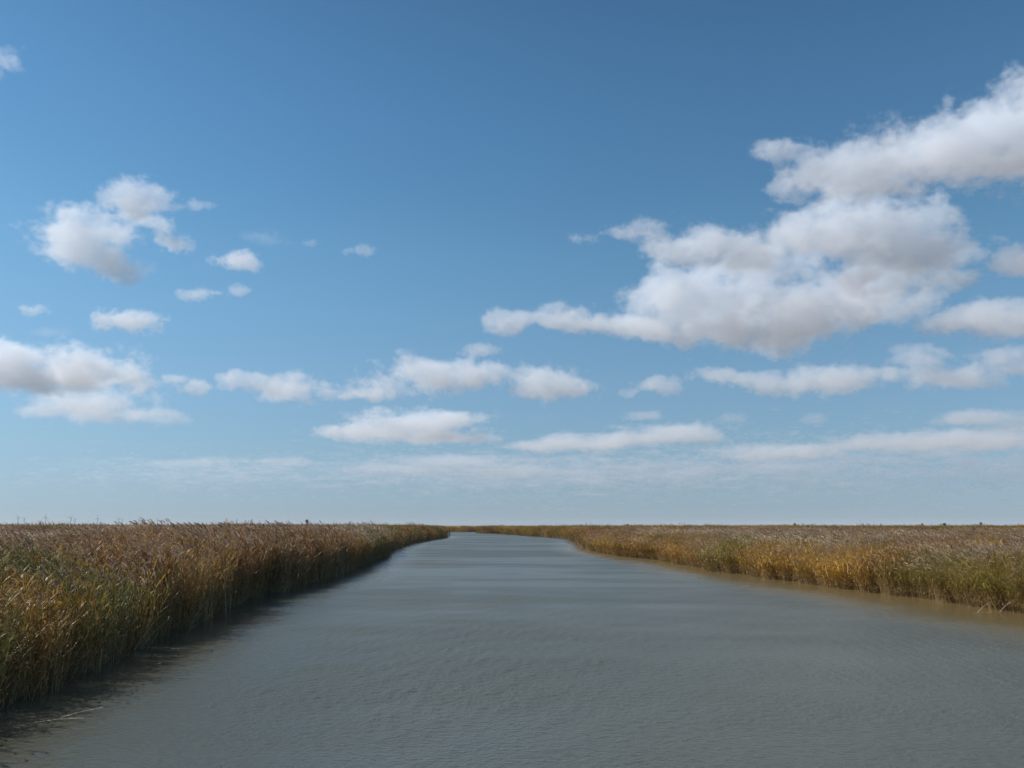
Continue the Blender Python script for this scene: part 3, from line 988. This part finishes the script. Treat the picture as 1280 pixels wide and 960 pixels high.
# left group
cloud('small bright cloud highest of the left group', [(158, 245, 26, 18), (172, 256, 24, 18), (196, 252, 22, 14), (220, 258, 10, 6)], thick=.055, nscale=40)
cloud('ragged slanting white cloud, largest of the left group',
      [(95, 300, 45, 28), (120, 282, 50, 20), (75, 288, 30, 12), (110, 318, 45, 22), (140, 332, 35, 16), (150, 280, 22, 9), (165, 346, 22, 9), (48, 296, 18, 6)], thick=.045, nscale=40)
cloud('twin small shreds right of the ragged slanting cloud', [(186, 278, 18, 8), (200, 288, 10, 8), (214, 302, 20, 9)], thick=.07, nscale=28)
cloud('thin shred right of the highest left cloud', [(246, 256, 18, 6)], thick=.04, nscale=20)
cloud('thin flat little cloud right of the twin shreds', [(295, 325, 28, 9), (310, 330, 14, 6)], thick=.08, nscale=28)
cloud('faint double wisp below the thin flat little cloud', [(240, 369, 18, 6), (262, 365, 22, 4), (297, 363, 14, 6)], thick=.05, nscale=25)
cloud('faint wisp in the open blue above the thin flat little cloud', [(335, 298, 24, 7), (312, 295, 12, 5)], thick=.012, nscale=22)
cloud('tiny puff alone in the open middle of the sky', [(455, 313, 13, 7), (432, 315, 12, 4)], thick=.045, nscale=20)
cloud('tiny faint puff left of the one in the open middle', [(391, 304, 10, 4)], thick=.03, nscale=20)
cloud('oval ragged cloud under the left group', [(162, 400, 32, 14), (140, 398, 22, 9), (178, 400, 18, 12)], thick=.08, nscale=30)
cloud('tiny flat puff near the left picture edge', [(40, 388, 17, 6)], thick=.06, nscale=22)
cloud('pale wisp below the tiny flat puff', [(65, 416, 24, 5)], thick=.012, nscale=22)
cloud('wisp cut by the left picture edge in the upper sky', [(-6, 72, 26, 11), (14, 76, 14, 6), (-4, 92, 14, 9)], thick=.03, nscale=30)
cloud('wide flat-bottomed cloud at the left picture edge',
      [(-20, 455, 55, 28), (15, 458, 42, 24), (60, 466, 55, 20), (115, 462, 55, 26), (150, 468, 34, 20), (90, 474, 80, 14), (20, 474, 50, 12)], thick=.075)
cloud('long thin layered cloud beneath the wide left one', [(110, 508, 80, 15), (60, 514, 50, 8), (180, 520, 50, 9), (130, 500, 40, 9)], thick=.04, stretch=1.6, nscale=40)
cloud('tiny round cloud right of the wide left one', [(238, 481, 22, 11), (225, 474, 18, 5)], thick=.06, nscale=28)
# the chain across the middle
cloud('small rounded cloud at the left end of the middle chain', [(310, 478, 34, 11), (335, 484, 20, 8)], thick=.06, nscale=35)
cloud('puffy cloud second from the left in the middle chain', [(375, 485, 40, 15), (355, 493, 25, 9), (410, 492, 24, 8)], thick=.06, nscale=35)
cloud('longest cloud of the middle chain, rising to a hump', [(530, 470, 55, 19), (490, 478, 40, 15), (460, 490, 38, 9), (575, 476, 30, 14), (570, 488, 25, 6), (430, 495, 20, 5)], thick=.06, nscale=40)
cloud('rounded cloud right of the hump in the middle chain', [(625, 468, 40, 14), (670, 475, 40, 16), (700, 486, 40, 15), (670, 488, 30, 12)], thick=.06, nscale=40)
cloud('small puff floating above the middle chain', [(597, 438, 22, 9)], thick=.06, nscale=25)
cloud('small flat puff above the hump of the middle chain', [(507, 448, 18, 6)], thick=.045, nscale=25)
cloud('small lens-shaped cloud under the tail of the largest cloud', [(826, 481, 28, 9), (785, 492, 16, 6)], thick=.05, nscale=30)
cloud('long wedge cloud below the largest cloud', [(1050, 475, 50, 16), (1000, 480, 60, 13), (940, 474, 45, 11), (900, 470, 30, 9), (1070, 484, 40, 10)], thick=.055, nscale=40)
cloud('broken cloud right of the long wedge cloud', [(1150, 450, 35, 15), (1140, 466, 45, 11), (1195, 470, 50, 13), (1225, 472, 20, 9)], thick=.05, nscale=35)
cloud('pale cloud at the right picture edge, level with the broken one', [(1265, 446, 45, 13), (1275, 460, 40, 9)], thick=.05, nscale=35)
# lower tiers, towards the horizon
cloud('flat cloud with a rounded crown, low above the left bank end', [(510, 528, 50, 13), (560, 526, 45, 11), (470, 540, 60, 8), (540, 546, 60, 6), (430, 538, 30, 6)], thick=0.085, nscale=22, stretch=2.0, amp=2.5, grow=.20)
cloud('low streaky cloud with a small bright knob above the river', [(740, 550, 50, 8), (700, 557, 60, 6), (742, 546, 16, 5), (660, 558, 30, 4)], thick=0.060, nscale=22, stretch=2.0, amp=2.5, grow=.20)
cloud('low lens cloud right of the bright knob', [(850, 543, 55, 11), (810, 548, 45, 7), (885, 547, 25, 6)], thick=0.060, nscale=22, stretch=2.0, amp=2.5, grow=.20)
cloud('low flat cloud with a lumpy white end above the right bank', [(960, 565, 55, 9), (1020, 563, 40, 7), (930, 566, 30, 5)], thick=0.060, nscale=22, stretch=2.0, amp=2.5, grow=.20)
cloud('long low grey cloud towards the right picture edge', [(1150, 552, 80, 9), (1230, 550, 80, 10), (1100, 556, 50, 6)], thick=0.051, nscale=22, stretch=2.0, amp=2.5, grow=.20)
cloud('blurred pale cloud above the long low grey one', [(1225, 523, 55, 8), (1265, 532, 40, 8)], thick=0.043, nscale=22, stretch=2.0, amp=2.5, grow=.20)
cloud('tiny pale puff under the long wedge cloud', [(1020, 525, 16, 6), (918, 524, 18, 5)], thick=0.034, nscale=22, stretch=2.0, amp=2.5, grow=.20)
cloud('small faint cloud under the lens-shaped one', [(803, 520, 22, 5)], thick=0.051, nscale=22, stretch=2.0, amp=2.5, grow=.20)
cloud('low streak above the far left reeds', [(250, 578, 38, 5), (345, 577, 45, 4), (190, 579, 18, 3)], thick=0.037, nscale=22, stretch=2.0, amp=2.5, grow=.20)
cloud('long low streak above the bend of the river', [(570, 578, 70, 7), (500, 586, 70, 5), (640, 590, 80, 5)], thick=0.041, nscale=22, stretch=2.0, amp=2.5, grow=.20)
cloud('low streaks in tiers above the right bank', [(830, 575, 35, 6), (835, 590, 30, 5), (1020, 585, 60, 5), (1110, 585, 50, 5), (720, 592, 40, 4)], thick=0.037, nscale=22, stretch=2.0, amp=2.5, grow=.20)
cloud('lowest pale streaks near the right picture edge', [(1200, 586, 60, 5), (1250, 570, 40, 5), (1120, 600, 50, 5), (1230, 602, 60, 4)], thick=0.037, nscale=22, stretch=2.0, amp=2.5, grow=.20)
cloud('very faint veil of cloud over the far left horizon', [(330, 592, 70, 5), (400, 604, 70, 4), (110, 597, 50, 3)], thick=0.020, nscale=22, stretch=2.0, amp=2.5, grow=.20)

cloud('broken thin cloud layer low over the right horizon', [(760, 592, 260, 28), (1000, 584, 260, 34), (1220, 577, 220, 40)], thick=.11, amp=5.4, grow=-1.30, nscale=10, stretch=6, res=1.8, soft=.6)
cloud('faint broken streaks low over the left horizon', [(300, 592, 280, 22), (520, 590, 220, 22)], thick=.065, amp=5.4, grow=-1.34, nscale=9, stretch=7, res=1.8, soft=.6)
